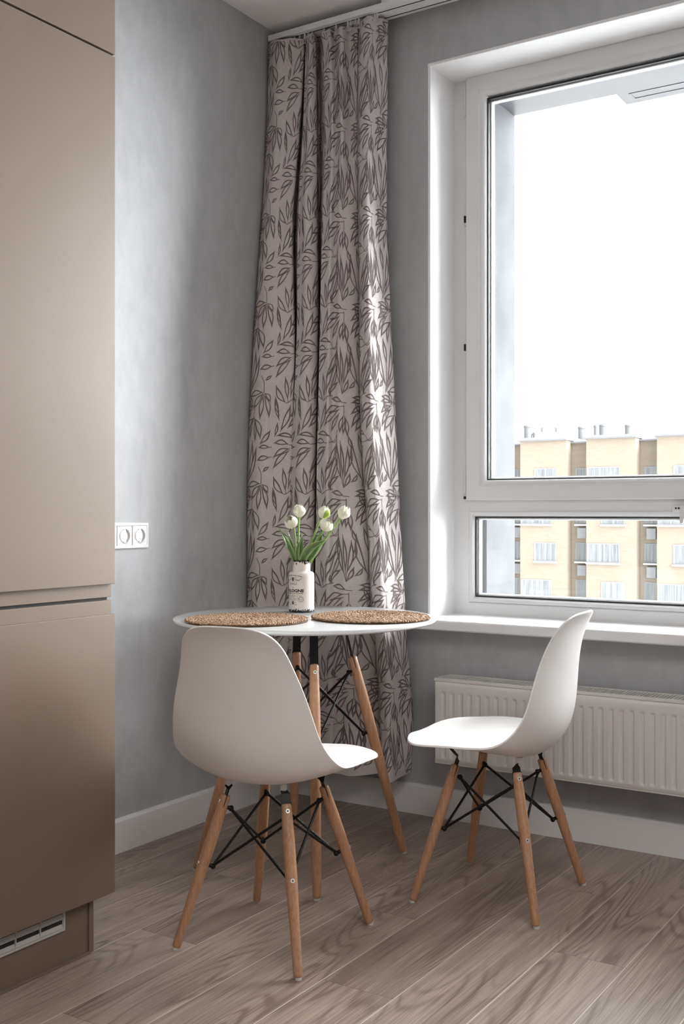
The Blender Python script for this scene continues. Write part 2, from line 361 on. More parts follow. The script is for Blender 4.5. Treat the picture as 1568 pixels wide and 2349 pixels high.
# opening sash
SX0, SX1, SZ0, SZ1 = .677, 2.238, 1.091, 2.592
UX0, UX1, UZ0, UZ1 = .748, 2.166, 1.161, 2.514
q = MB(); q.ring(SX0, SX1, SZ0, SZ1, [(0, .172), (0, .158), (.0025, .1555), (.050, .1555), (.053, .158), (.0565, .1585), (.0665, .166), (.0715, .180), (.0715, .2), (.0715, .24), (0.01, .24), (.01, .172)])
sash = part(q, 'sash', 'upvc', win, bevel=.001)
q = MB(); q.ring(UX0 - .001, UX1 + .001, UZ0 - .001, UZ1 + .001, [(0, .180), (.0060, .182), (.0060, .2), (0, .2)])
part(q, 'gasket', 'gasket', win)
q = MB(); q.ring(UX0 + .002, UX1 - .002, UZ0 + .002, UZ1 - .002, [(-.003, .201), (.0075, .201), (.0075, .2035), (.0085, .2035), (.0085, .216), (.010, .2165), (.010, .218), (-.003, .218)])
part(q, 'spacer_bar', 'spacer_metal', win)
q = MB(); q.box(UX0, UX1, .1995, .2005, UZ0, UZ1); q.box(UX0, UX1, .2185, .2195, UZ0, UZ1)
part(q, 'window_pane', 'clear_glass', win)
# hinge covers and small latches on the left
for z0, z1 in ((2.46, 2.575), (1.115, 1.215)):
    q = MB(); q.lathe([(.0, z0), (.0045, z0 + .001), (.0050, z0 + .006), (.0050, z1 - .006), (.0045, z1 - .001), (0, z1)], (.6685, .167, 0), 16)
    q.lathe([(.0053, z0 + .02), (.0056, z0 + .021), (.0053, z0 + .022)], (.6685, .167, 0), 16); q.lathe([(.0053, z1 - .022), (.0056, z1 - .021), (.0053, z1 - .02)], (.6685, .167, 0), 16)
    part(q, 'hinge', 'upvc', win, smooth=True)
for z in (2.095, 1.638):
    q = MB(); q.box(.664, .673, .168, .1745, z - .025, z + .028)
    h = part(q, 'sash_latch', 'upvc', win, bevel=.001)
    q = MB(); q.box(.6665, .6735, .1610, .1682, z - .013, z + .010)
    part(q, 'latch_tongue', 'gasket', h)
q = MB(); q.box(.664, .675, .164, .1735, 1.096, 1.106); part(q, 'hinge_pin', 'gasket', win)
# handle below the sash
q = MB(); q.box(1.405, 1.500, .1600, .1745, 1.050, 1.073)
hb = part(q, 'handle', 'upvc', win, bevel=.005)
for xx in (1.418, 1.427):
    q = MB(); q.tube([(xx, .1602, 1.062), (xx, .1585, 1.062)], .0032, 14); part(q, 'screw', 'gasket', hb)
q = MB(); q.add([(1.436, .140, 1.0715), (1.452, .140, 1.0715), (1.4525, .130, 1.035), (1.4495, .126, 1.015), (1.4415, .126, 1.013), (1.438, .128, 1.020)] + [(1.436, .158, 1.0715), (1.452, .158, 1.0715), (1.4525, .140, 1.035), (1.4495, .134, 1.015), (1.4415, .134, 1.013), (1.438, .137, 1.020)],
    [(0, 1, 2, 3, 4, 5), (6, 7, 8, 9, 10, 11)] + [(i, (i + 1) % 6, 6 + (i + 1) % 6, 6 + i) for i in range(6)])
part(q, 'lever', 'upvc', hb, bevel=.002)

# ================================================================== RADIATOR
rad = empty('radiator', (1.45, -.135, .218), label='white panel radiator with vertical grooves mounted under the windowsill', cat='radiator')
RX0, RX1, RZ0, RZ1, RF = .705, 2.205, .218, .500, -.135
q = MB(); q.box(RX0 + .004, RX1 - .004, -.120, -.040, RZ0 + .01, RZ1 - .022); part(q, 'convector', 'radiator_inside', rad)
for xx in (RX0, RX1 - .006):
    q = MB(); q.box(xx, xx + .006, RF + .004, -.033, RZ0, RZ1); part(q, 'side_panel', 'radiator_enamel', rad, bevel=.002)
pitch = .0315; nx0 = .741 - pitch / 2
xs, zs = [], []
def groove(x, z):
    # recessed vertical channel with rounded ends
    k = round((x - .741) / pitch); d = abs(x - (.741 + k * pitch))
    if .741 + k * pitch > RX1 - .02 or k < 0: return 0.
    def ss(a, b_, v): v = min(1, max(0, (v - a) / (b_ - a))); return v * v * (3 - 2 * v)
    return (1 - ss(.0042, .0082, d)) * ss(.237, .246, z) * (1 - ss(.449, .458, z))
xs = [RX0 + .006]
k = 0
while .741 + k * pitch < RX1 - .02:
    c = .741 + k * pitch; xs += [c - .0095, c - .0082, c - .0068, c - .0055, c - .0042, c, c + .0042, c + .0055, c + .0068, c + .0082, c + .0095]; k += 1
xs += [RX1 - .006]
zs = [.224, .2335, .237, .2395, .242, .2445, .247, .26, .35, .44, .448, .4505, .453, .4555, .458, .465, .478, .484, .488, .492]
G = []
for z in zs:
    r = []
    for x in xs:
        y = RF - .004 + .0034 * groove(x, z)
        if z > .48: y += (z - .48) ** 2 * 60
        if z < .23: y += .003
        r.append((x, y, z))
    G.append(r)
q = MB(); q.grid(G)
fp = part(q, 'front_panel', 'radiator_enamel', rad, smooth=True, angle=60)
q = MB(); q.box(RX0 + .002, RX1 - .002, RF, RF + .012, RZ0, RZ0 + .006); q.box(RX0 + .002, RX1 - .002, RF + .001, RF + .012, RZ0 + .006, RZ1 - .012)
part(q, 'back_plate', 'radiator_enamel', rad, bevel=.001)
q = MB(); q.box(RX0, RX1, RF - .001, RF + .010, .4905, .5005); q.box(RX0, RX1, -.045, -.035, .4905, .5005); q.box(RX0, RX0 + .010, RF, -.036, .4905, .5005); q.box(RX1 - .010, RX1, RF, -.036, .4905, .5005)
x = RX0 + .016
while x < RX1 - .012: q.box(x, x + .0055, RF + .009, -.044, .492, .4995); x += .0112
part(q, 'top_grille', 'radiator_enamel', rad, bevel=.0007)

# ================================================================== POWER SOCKET
ps = empty('power_socket', (0, -.834, .976), label='white double power socket on the grey wall beside the cabinet', cat='socket')
q = MB(); q.ring(-.912, -.755, .935, 1.018, [(0, 0.0005), (0, .006), (.003, .010), (.010, .011), (.011, .0102), (.011, .0005)], 'yz'); q.box(.0005, .0085, -.90, -.767, .947, 1.006)
part(q, 'frame_plate', 'socket_plastic', ps, bevel=.001)
for yc in (-.867, -.799):
    q = MB(); q.ring(yc - .0315, yc + .0315, .9455, 1.0065, [(0, .008), (0, .0112), (.001, .0118), (.0055, .0118), (.0055, .008)], 'yz')
    # round well cut through a square insert
    nn = 48; ro, rb = .0205, .0195; vs = []; fs = []
    for k in range(nn):
        a = 2 * PI * k / nn; ca, sa = math.cos(a), math.sin(a); sc = .0262 / max(abs(ca), abs(sa))
        vs += [(.0118, yc + sc * ca, .976 + sc * sa), (.0130, yc + .0228 * ca, .976 + .0228 * sa), (.0145, yc + ro * ca * 1.04, .976 + ro * sa * 1.04), (.0130, yc + ro * ca, .976 + ro * sa), (.0015, yc + rb * ca, .976 + rb * sa)]
    for k in range(nn):
        a, b_ = k * 5, ((k + 1) % nn) * 5
        fs += [(a + i, b_ + i, b_ + i + 1, a + i + 1) for i in range(4)]
    q.add(vs, fs)
    so = part(q, 'socket_insert', 'socket_plastic', ps, smooth=True, angle=30)
    q = MB(); q.tube([(.0012, yc, .976), (.0022, yc, .976)], .0196, 32); q.box(.002, .006, yc - .0015, yc + .0185, .9745, .9775); q.box(.002, .006, yc - .0185, yc - .012, .9745, .9775)
    sf = part(q, 'socket_well', 'socket_grey', so)
    for dy in (-.0095, .0095):
        q = MB(); q.tube([(.0022, yc + dy, .976), (.0030, yc + dy, .976)], .0026, 14); part(q, 'pin_hole', 'gasket', so)
    for sz in (-1, 1):
        q = MB(); q.box(.003, .0125, yc - .003, yc + .003, .976 + sz * .0188 - .0012, .976 + sz * .0188 + .0012); part(q, 'earth_clip', 'steel', so)

# ================================================================== TALL CABINET
cb = empty('tall_cabinet', (.25, -1.76, 0), label='tall beige satin kitchen cabinet against the left wall, with a ventilated plinth', cat='cabinet')
DY1 = -1.437; DY0 = -2.04
q = MB(); q.box(.005, .497, DY0, DY1 - .043, .13, CH - .02)
part(q, 'carcass', 'lacquer', cb)
q = MB(); q.box(.498, .510, DY0, DY1 - .008, .80, .90); part(q, 'gap_backing', 'lacquer_dark_gap', cb)
q = MB(); q.box(.4985, .509, DY0, DY1 - .010, 2.12, 2.18); part(q, 'gap_backing', 'lacquer_dark_gap', cb)
def door(name, z0, z1):
    q = MB(); q.box(.511, .530, DY0, DY1, z0, z1); return part(q, name, 'lacquer', cb, bevel=.0014)
door('door', .136, .8055); door('door', .8775, 2.1445); door('door', 2.1495, 2.80)
q = MB(); q.box(.5075, .5185, DY0, DY1 - .0015, .8455, .880); q.box(.5075, .5185, DY0, DY1 - .0015, .800, .8385)
part(q, 'finger_rail', 'lacquer', cb, bevel=.0012)
q = MB(); q.box(.20, .495, DY0, -1.492, .003, .128); part(q, 'plinth', 'lacquer', cb, bevel=.0008)
q = MB(); q.box(.20, .499, -1.4915, -1.4775, .001, .13); part(q, 'plinth_end', 'lacquer', cb, bevel=.0008)
q = MB(); q.box(.4951, .5035, DY0, -1.492, .0005, .005); part(q, 'plinth_seal', 'lacquer', cb, bevel=.0008)
vg = MB(); vg.ring(-1.995, -1.568, .079, .150, [(0, .4952), (0, .4995), (.0015, .501), (.0055, .501), (.0065, .4995), (.0065, .4952)], 'yz')
vg = part(vg, 'vent_grille', 'grille_plastic', cb, bevel=.0006)
q = MB(); q.box(.4953, .4958, -1.99, -1.573, .084, .146); part(q, 'grille_opening', 'lacquer_dark_gap', vg)
q = MB()
for z in (.0865, .1095): q.add([(.4955, -1.99, z - .001 + .011), (.4955, -1.575, z - .001 + .011), (.4998, -1.575, z), (.4998, -1.99, z)], [(0, 1, 2, 3)])
q.box(.4957, .5003, -1.99, -1.574, .1075, .1092); q.box(.4957, .5003, -1.99, -1.574, .1315, .1332)
for y in (-1.6425, -1.713, -1.784, -1.855, -1.925): q.box(.4957, .5003, y - .0011, y + .0011, .084, .146)
part(q, 'louvre', 'grille_plastic', vg)

# ================================================================== FLOOR-STANDING DESIGN CHAIRS
K = np.array([0, .03, .08, .2, .35, .5, .65, .8, .92, .97, 1.])
SH = np.array([0.2349, 0.429, 0.1348, 0.0225, 0.2043, 0.4316, 0.182, 0.0105, 0.1764, 0.428, 0.2146, 0.0063, 0.104, 0.4256, 0.2363, 0.0161, -0.0187, 0.4079, 0.2241, 0.0361, -0.1179, 0.4035, 0.222, 0.0652, -0.1812, 0.4845, 0.2034, 0.0556, -0.1929, 0.6082, 0.1777, 0.0345, -0.2102, 0.7207, 0.1397, 0.0204, -0.2246, 0.767, 0.1258, 0.0081, -0.2442, 0.7878, 0.1078, 0.0105]).reshape(-1, 4)
def natspl(K, Y):
    n_ = len(K); h = np.diff(K); A = np.zeros((n_, n_)); B = np.zeros((n_,) + Y.shape[1:]); A[0, 0] = A[-1, -1] = 1
    for i in range(1, n_ - 1):
        A[i, i - 1] = h[i - 1]; A[i, i] = 2 * (h[i - 1] + h[i]); A[i, i + 1] = h[i]
        B[i] = 6 * ((Y[i + 1] - Y[i]) / h[i] - (Y[i] - Y[i - 1]) / h[i - 1])
    return np.linalg.solve(A, B)
def evspl(K, Y, M_, t):
    i = np.clip(np.searchsorted(K, t, side='right') - 1, 0, len(K) - 2); h = K[i + 1] - K[i]
    a = ((K[i + 1] - t) / h)[:, None]; b_ = ((t - K[i]) / h)[:, None]; h = h[:, None]
    return a * Y[i] + b_ * Y[i + 1] + ((a ** 3 - a) * M_[i] + (b_ ** 3 - b_) * M_[i + 1]) * h * h / 6
SHM = natspl(K, SH)
def shell_pt(t, s):
    t = np.atleast_1d(t); v = evspl(K, SH, SHM, t); e = 1e-3
    ta, tb = np.clip(t - e, 0, 1), np.clip(t + e, 0, 1)
    d = evspl(K, SH, SHM, tb)[:, :2] - evspl(K, SH, SHM, ta)[:, :2]; d /= np.linalg.norm(d, axis=1)[:, None]
    q_ = v[:, 3] * np.abs(s) ** 2.2
    return np.stack([v[:, 2] * s, v[:, 0] + d[:, 1] * q_, v[:, 1] - d[:, 0] * q_], 1)
def shell_mb():
    NT, NS = 96, 45; G = []
    ss_ = np.sin(np.linspace(-1, 1, NS) * PI / 2) * .5 + np.linspace(-1, 1, NS) * .5
    for i in range(NT + 1):
        tt = i / NT; row = []
        for s in ss_:
            a = abs(s)
            f0 = .055 * a ** 5; f1 = .045 * a ** 6
            t2 = f0 + (1 - f0 - f1) * tt
            row.append(shell_pt(np.array([t2]), s)[0])
        G.append(row)
    # smooth the profile a little between the measured stations
    A = np.array(G)
    loop = [(i, 0) for i in range(NT + 1)] + [(NT, j) for j in range(1, NS)] + [(i, NS - 1) for i in range(NT - 1, -1, -1)] + [(0, j) for j in range(NS - 2, 0, -1)]
    li_, lj_ = np.array([p[0] for p in loop]), np.array([p[1] for p in loop])
    # the moulded rim: rounded corners
    Lp = A[li_, lj_]; cum = np.concatenate([[0], np.cumsum(np.linalg.norm(np.roll(Lp, -1, 0) - Lp, axis=1))]); tot = cum[-1]
    U_ = np.linspace(0, tot, 401)[:-1]; Lc = np.vstack([Lp, Lp[:1]]); R_ = np.stack([np.interp(U_, cum, Lc[:, k]) for k in range(3)], 1)
    for _ in range(90): R_ = R_ * .5 + (np.roll(R_, 1, 0) + np.roll(R_, -1, 0)) * .25
    Rc = np.vstack([R_, R_[:1]]); A[li_, lj_] = np.stack([np.interp(cum[:-1], np.linspace(0, tot, 401), Rc[:, k]) for k in range(3)], 1)
    for _ in range(30):
        B = A.copy(); B[1:-1, 1:-1] = A[1:-1, 1:-1] * .5 + (A[2:, 1:-1] + A[:-2, 1:-1] + A[1:-1, 2:] + A[1:-1, :-2]) * .125; A = B
    q = MB(); q.grid(A.tolist()); return q
def rotz(v, a): c, s = math.cos(a), math.sin(a); return np.array([v[0] * c - v[1] * s, v[0] * s + v[1] * c, v[2]])
def rod(q, a, b_, r=.0035, n=12): q.tube([a, b_], r, n)
def leg_mb(foot, top, r0, r1, r2):
    foot, top = np.array(foot), np.array(top); L_ = np.linalg.norm(top - foot)
    pr = [(0.0, r0 * .80), (.006, r0 * .95), (.015, r0), (.3, r0 * .7 + r1 * .3), (.55, r1 * .98), (.65, r1), (.8, r1 * .985), (.965, r2), (.988, r2 * .99), (.994, r2 * .94), (.998, r2 * .84), (1.0, r2 * .70)]
    q = MB(); q.tube([foot + (top - foot) * a for a, _ in pr], [r for _, r in pr], 22); return q
def underframe(root, feet, tops, c, rads, upf, lof, plate, mounts=None, plate_w=.0115):
    # four legs with their caps, bolts and metal plates, then crossing struts
    up, lo, ups, los = [], [], [], []
    cc = np.array([c[0], c[1]])
    for i, (f_, t_) in enumerate(zip(feet, tops)):
        f_, t_ = np.array(f_), np.array(t_); ax = (t_ - f_) / np.linalg.norm(t_ - f_)
        base = f_ + ax * .006
        lg = leg_mb(base, t_, *rads).build('leg', 'beech', root, smooth=True, angle=50)
        q = MB(); q.tube([f_ + np.array([0, 0, .0002]), f_ + np.array([0, 0, .0065])], [rads[0] * .72, rads[0] * .78], 16); q.build('foot_cap', 'glide', lg, smooth=True, angle=40)
        rd = np.array([t_[0] - c[0], t_[1] - c[1], 0.]); rd /= np.linalg.norm(rd); out = rd - ax * (rd @ ax); out /= np.linalg.norm(out); tang = np.cross(ax, out)
        for fr_, rr in ((upf, rads[2]), (lof, rads[1])):
            p = t_ + (f_ - t_) * fr_
            q = MB(); q.tube([p + out * (rr - .003), p + out * (rr + .0006)], [.0056, .0052], 20); q.build('bolt', 'steel', lg, smooth=True, angle=40)
            q = MB(); q.tube([p + out * (rr + .0004), p + out * (rr + .0010)], .0022, 6); q.build('hex_socket', 'gasket', lg)
        q = MB(); q.obox(t_ + ax * (-.0170), tang, ax, out, rads[2] + .0004, .0185, .0011)
        if mounts is None:
            q.obox(t_ + ax * plate / 2, tang, ax, out, plate_w, plate / 2, .0016)
            e = t_ + ax * plate; q.obox(e - out * .018 + np.array([0, 0, .0006]), tang, np.array([0, 0, 1.]), -rd, plate_w, .0016, .022)
        else:
            e = np.array(mounts[i]); d = e - t_; kn = t_ + ax * plate
            P_ = [t_ - ax * .002, t_ + ax * plate * .6, kn + (e - kn) * .12, kn + (e - kn) * .5, e]; 
            vs = []; 
            hor = np.array([e[0] - kn[0], e[1] - kn[1], 0.]); hl = np.linalg.norm(hor); hor = hor / (hl + 1e-9)
            sd = np.cross(hor, [0, 0, 1.]); sd /= np.linalg.norm(sd)
            for k, p in enumerate(P_):
                wv = tang if k < 2 else (sd if sd @ tang > 0 else -sd)
                nv = out if k < 2 else np.array([0, 0, 1.])
                if k == 2: nv = out * .7 + np.array([0, 0, .7])
                pw = (.0108, .0108, .0098, .0088, .0080)[k]; vs += [p + wv * pw + nv * .0016, p - wv * pw + nv * .0016, p - wv * pw - nv * .0016, p + wv * pw - nv * .0016]
            q.add(vs, [(4 * k + j, 4 * k + (j + 1) % 4, 4 * k + 4 + (j + 1) % 4, 4 * k + 4 + j) for k in range(len(P_) - 1) for j in range(4)] + [(0, 1, 2, 3), (16, 17, 18, 19)])
        q.build('bracket', 'black_metal', root, bevel=.0006)
        for fr_, lst, rr in ((upf + .03, up, rads[2]), (lof, lo, rads[1])):
            p = t_ + (f_ - t_) * fr_ - out * (rr + .009); lst.append(p)
            q = MB(); a_ = p + out * .010; b_ = p - out * .007
            q.tube([a_, p + out * .003, p, p - out * .004, b_], [.0050, .0050, .0075, .0072, .0040], 12); q.build('connector', 'black_metal', root, smooth=True)
    n_ = 4
    for i in range(n_):
        j = (i + 1) % n_
        for a_, b_ in ((up[i], lo[j]), (up[j], lo[i])):
            q = MB(); rod(q, a_, b_); q.build('strut', 'black_metal', root, smooth=True)
def chair(pos, yaw, feet_w, tops_w, label, mount_loc):
    ctr = np.array([pos[0], pos[1], 0.]); root = empty('dining_chair', (pos[0], pos[1], 0), label=label, cat='chair', group='white shell chairs at the round table')
    root.rotation_euler = (0, 0, yaw)
    loc = lambda p: rotz(np.array(p, float) - ctr, -yaw)
    sh = shell_mb().build('seat_shell', 'shell_plastic', root, smooth=True, angle=180)
    so = sh.modifiers.new('thickness', 'SOLIDIFY'); so.thickness = .0055; so.offset = 0
    bv = sh.modifiers.new('rim', 'BEVEL'); bv.width = .0018; bv.segments = 3; bv.limit_method = 'ANGLE'; bv.angle_limit = 1.0
    F_ = [loc(p) for p in feet_w]; T_ = [loc(p) for p in tops_w]; c = sum(T_) / 4
    M_ = mount_loc
    underframe(root, F_, T_, c, (.0108, .0145, .0124), .045, .45, .022, mounts=M_)
    for k, m_ in enumerate(M_):
        z = m_[2]; gy = np.linspace(0, .75, 300); gz = np.concatenate([shell_pt(np.array([g]), m_[0] / .22) for g in gy]); zt = gz[np.abs(gz[:, 1] - m_[1]).argmin(), 2]
        q = MB(); q.tube([(m_[0], m_[1], z - .001), (m_[0], m_[1], zt - .001)], .0085, 20); q.build('mount_pad', 'glide', root, smooth=True, angle=40)
        q = MB(); q.tube([(m_[0], m_[1], z - .0045), (m_[0], m_[1], z - .001)], .0050, 14); q.build('bolt', 'steel', root, smooth=True, angle=40)
    return root
def tops(px, z): return [tuple(at(2, z, *p)) for p in px]
def feet(px): return [tuple(at(2, 0.0, *p)) for p in px]
# order of legs: rear-left, rear-right, front-right, front-left (the chair looks along its +y)
ZT = .362
MNT = [(-.076, -.083, .387), (.076, -.083, .387), (.076, .118, .4075), (-.076, .118, .4075)]
def sym_tops(ft, inset, ctr):
    return [(ctr[0] + (f_[0] - ctr[0]) * inset, ctr[1] + (f_[1] - ctr[1]) * inset, ZT) for f_ in ft]
f1 = [(.655, -1.363, 0), (1.002, -1.345, 0), (.965, -.973, 0), (.625, -1.001, 0)]
chair((.7966, -1.1664), .1507, f1, sym_tops(f1, .50, (.812, -1.172)), 'white shell chair with wooden dowel legs, nearest the camera, its back to us', MNT)
f2 = [(1.332, -.771, 0), (1.316, -.397, 0), (.966, -.404, 0), (.978, -.778, 0)]
chair((1.1540, -.5975), 1.6271, f2, sym_tops(f2, .50, (1.143, -.583)), 'white shell chair with wooden dowel legs, seen side-on in front of the radiator', MNT)

# ================================================================== ROUND TABLE
TB = (.540, -.650); TZ_ = .735; TR = .393
tb = empty('round_table', (TB[0], TB[1], 0), label='white round pedestal-free table on four splayed wooden legs with black cross struts', cat='table')
tb['label'] = 'round white table on four splayed wooden legs with black cross struts'
q = MB(); q.lathe([(0, TZ_ - .018), (TR - .040, TZ_ - .018), (TR - .010, TZ_ - .0125), (TR - .002, TZ_ - .009), (TR, TZ_ - .0065), (TR, TZ_ - .002), (TR - .0015, TZ_ - .0004), (TR - .003, TZ_), (0, TZ_)], (0, 0, 0), 160)
q.build('tabletop', 'table_white', tb, smooth=True, angle=25)
ft = [(.754 - TB[0], -.903 - TB[1], 0), (.749 - TB[0], -.418 - TB[1], 0), (.322 - TB[0], -.400 - TB[1], 0), (.318 - TB[0], -.890 - TB[1], 0)]
tt = [(.103, -.103, .612), (.103, .103, .612), (-.103, .103, .612), (-.103, -.103, .612)]
underframe(tb, ft, tt, (0, 0), (.0125, .0165, .0135), .038, .375, .112, plate_w=.0125)
# ================================================================== CURTAIN RAIL AND CURTAIN
rl = empty('curtain_rail', (1.2, -.075, 2.79), label='white double-track curtain rail under the ceiling, running along the window wall', cat='curtain rail')
q = MB(); q.box(.010, 3.6, -.122, -.0325, 2.7775, 2.7985); part(q, 'rail_body', 'trim_white', rl, bevel=.0015)
for y in (-.100, -.052):
    q = MB(); q.box(.012, 3.58, y - .0022, y + .0022, 2.7768, 2.7780); part(q, 'track_slot', 'gasket', rl)
for x in (.5, 1.6, 2.8):
    q = MB(); q.box(x - .02, x + .02, -.10, -.05, 2.798, CH); part(q, 'rail_bracket', 'trim_white', rl)
def cr(P, n_):
    # Catmull-Rom through the points, n_ samples per span
    P = np.array(P, float); Q = np.vstack([2 * P[0] - P[1], P, 2 * P[-1] - P[-2]]); out = []
    for i in range(1, len(Q) - 2):
        for k in range(n_):
            t = k / n_; a, b_, c, d = Q[i - 1:i + 3]
            out.append(.5 * ((2 * b_) + (c - a) * t + (2 * a - 5 * b_ + 4 * c - d) * t * t + (3 * b_ - a - 3 * c + d) * t ** 3))
    out.append(P[-1]); return np.array(out)
LV = [72, 300, 507, 716, 1058, 1266, 1385, 1459, 1564, 1689, 1775]
pxs = {
 'A': [614, 609, 593, 582, 567, 564, 564, 565, 566, 568, 570], 'Ar': [697, 684, 670, 673, 669, 664, 662, 662, 662, 662, 662],
 'B': [701, 694, 683, 681, 667, 662, 661, 661, 661, 661, 661], 'Br': [723, 725, 725, 727, 722, 719, 718, 718, 718, 718, 718],
 'C': [737, 745, 739, 734, 727, 724, 723, 724, 725, 726, 727], 'Cr': [822, 820, 822, 825, 831, 846, 852, 860, 868, 872, 874],
 'D': [826, 822, 824, 826, 833, 849, 854, 862, 870, 875, 878], 'Dr': [889, 887, 886, 894, 911, 921, 928, 932, 942, 945, 941]}
yt = {'A': (-.112, -.232), 'A2': (-.120, -.245), 'A3': (-.108, -.215), 'Ar': (-.095, -.185), 'v1': (-.045, -.10), 'B': (-.105, -.19), 'B2': (-.115, -.205), 'Br': (-.09, -.165), 'v2': (-.045, -.085),
      'C': (-.108, -.20), 'C2': (-.118, -.215), 'C3': (-.100, -.190), 'C4': (-.09, -.165), 'Cr': (-.07, -.13), 'v3': (-.045, -.095), 'D': (-.108, -.195), 'D2': (-.122, -.205), 'D3': (-.088, -.135), 'Dr': (-.058, -.075), 'E': (-.035, -.040)}
lev = []
for k, py in enumerate(LV):
    g = lambda n_: pxs[n_][k]
    tl = min(1, max(0, (py - 72) / 800)); tl = tl * tl * (3 - 2 * tl) * .75 + tl * .25
    Yv = lambda n_: yt[n_][0] * (1 - tl) + yt[n_][1] * tl
    yA = [-.120, -.138, -.170, -.205, -.243, -.250, -.250, -.249, -.247, -.243, -.240][k]
    A, Ar, B, Br, C_, Cr, D, Dr = [g(n_) for n_ in ('A', 'Ar', 'B', 'Br', 'C', 'Cr', 'D', 'Dr')]
    seq = [(A + 7, yA + .040), (A, yA), (A + (Ar - A) * .28, yA - .020 * (1 - .0 * tl)), (A + (Ar - A) * .62, (yA + Yv('Ar')) / 2 - .012), (Ar, Yv('Ar')), (Ar + 3, Yv('v1')),
           (B, Yv('B') + .012), (B + 3, Yv('B')), (B + (Br - B) * .5, Yv('B2')), (Br, Yv('Br')), (Br + (7 if k < 4 else 2), Yv('v2')),
           (C_, Yv('C') + .014), (C_ + 3, Yv('C')), (C_ + (Cr - C_) * .22, Yv('C2') + (.012 if k < 1 else 0)), (C_ + (Cr - C_) * .36, Yv('C3') + (.020 if k < 1 else 0)), (C_ + (Cr - C_) * .52, Yv('C3') - (.012 if k < 2 else 0)),
           (C_ + (Cr - C_) * .76, Yv('C4') + (.012 if k < 2 else 0)), (Cr - 1, Yv('Cr')), (Cr - 3, Yv('v3')),
           (D - 1, Yv('D') + .022), (D + 2, Yv('D')), (D + (Dr - D) * .27, Yv('D2')), (D + (Dr - D) * .66, Yv('D3')), (Dr, Yv('Dr')), (Dr - 3, Yv('E'))]
    pts = []
    for px, y in seq:
        p = at(1, y, px, min(py, 1770)); pts.append((max(.013, p[0]), y))
    lev.append(cr(pts, 9))
zlev = np.array([2.768] + [float(at(1, -.16, 700, py)[2]) for py in LV[1:-1]] + [.152])
lev = np.array(lev)                                   # levels x samples x 2
zq = np.linspace(2.768, .152, 170)
M_ = natspl(-zlev, lev.reshape(len(LV), -1))
LQ = evspl(-zlev, lev.reshape(len(LV), -1), M_, -zq).reshape(len(zq), -1, 2)
LQ[:, :, 0] = np.maximum(LQ[:, :, 0], .012)
NSm = LQ.shape[1]
# small sideways wander so folds are not ruled lines
for i, z in enumerate(zq):
    for j in range(NSm):
        LQ[i, j, 1] += .004 * noise.noise(Vector((j * .12, z * 1.3, 3.1)))
ref = LQ[90]; arc = np.concatenate([[0], np.cumsum(np.linalg.norm(np.diff(ref, axis=0), axis=1))])
hem = [.152 + .006 * math.sin(j * .13) for j in range(NSm)]
G = [[(LQ[i, j, 0], LQ[i, j, 1], zq[i] + (0 if i < len(zq) - 1 else hem[j] - .152)) for j in range(NSm)] for i in range(len(zq))]
# heading droops between hooks
for j in range(NSm): 
    dz = .006 * (1 - math.cos(arc[j] * 2 * PI / .085)) / 2
    G[0][j] = (G[0][j][0], G[0][j][1], G[0][j][2] - dz)
cu = empty('curtain', (.3, -.14, .15), label='floor-length grey-brown curtain with a woven leaf outline pattern, gathered in the corner', cat='curtain')
q = MB(); q.grid(G)
for i in range(len(zq)):
    for j in range(NSm): q.uv.append((arc[j], zq[i]))
q.cm = 1
GA = np.array(G)
def surf(u, v):
    # point of the cloth at u metres along it and height v, lifted a hair off the surface
    j = np.interp(u, arc, np.arange(NSm)); i = np.interp(-v, -zq, np.arange(len(zq)))
    j = min(max(j, 0), NSm - 1.001); i = min(max(i, 0), len(zq) - 1.001); a, b_ = int(i), int(j); fa, fb = i - a, j - b_
    p = (GA[a, b_] * (1 - fb) + GA[a, b_ + 1] * fb) * (1 - fa) + (GA[a + 1, b_] * (1 - fb) + GA[a + 1, b_ + 1] * fb) * fa
    du_ = GA[a, b_ + 1] - GA[a, b_]; dv_ = GA[a + 1, b_] - GA[a, b_]; n_ = np.cross(du_, dv_); n_ /= np.linalg.norm(n_) + 1e-12
    return p + n_ * (-.0007 if False else LIFT)
# the front of the cloth faces the room (-y)
LIFT = 0; _n = np.cross(GA[90, 20] - GA[90, 19], GA[91, 19] - GA[90, 19]); LIFT = .0011 if _n[1] < 0 else -.0011
SC = .000468
def leafp(bx, by, tx, ty, w_, bend=.12):
    # closed leaf outline from base to tip in pattern pixels: returns (outer, inner)
    b_, t_ = np.array([bx, by], float), np.array([tx, ty], float); d = t_ - b_; L_ = np.linalg.norm(d); d /= L_; n_ = np.array([-d[1], d[0]])
    N = 13; out, inn = [], []
    for sgn in (1, -1):
        for k in range(N + 1):
            s_ = k / N if sgn > 0 else 1 - k / N
            prof = (math.sin(PI * s_ ** 1.05) ** 1.25 if 0 < s_ < 1 else 0) * w_ / 2 * .98; thin = 6.2 + 3.0 * (1 if sgn > 0 else .35) * math.sin(PI * s_)
            c_ = b_ + d * L_ * s_ + n_ * L_ * bend * math.sin(PI * s_)
            o_ = c_ + n_ * sgn * max(prof, 1.6)
            s2 = .10 + .78 * s_; prof2 = max(0.2, (math.sin(PI * s_) ** 1.0) * w_ / 2 * .92 - thin) if 0 < s_ < 1 else .1
            c2 = b_ + d * L_ * s2 + n_ * L_ * bend * math.sin(PI * s2)
            out.append(o_); inn.append(c2 + n_ * sgn * prof2)
    return out, inn
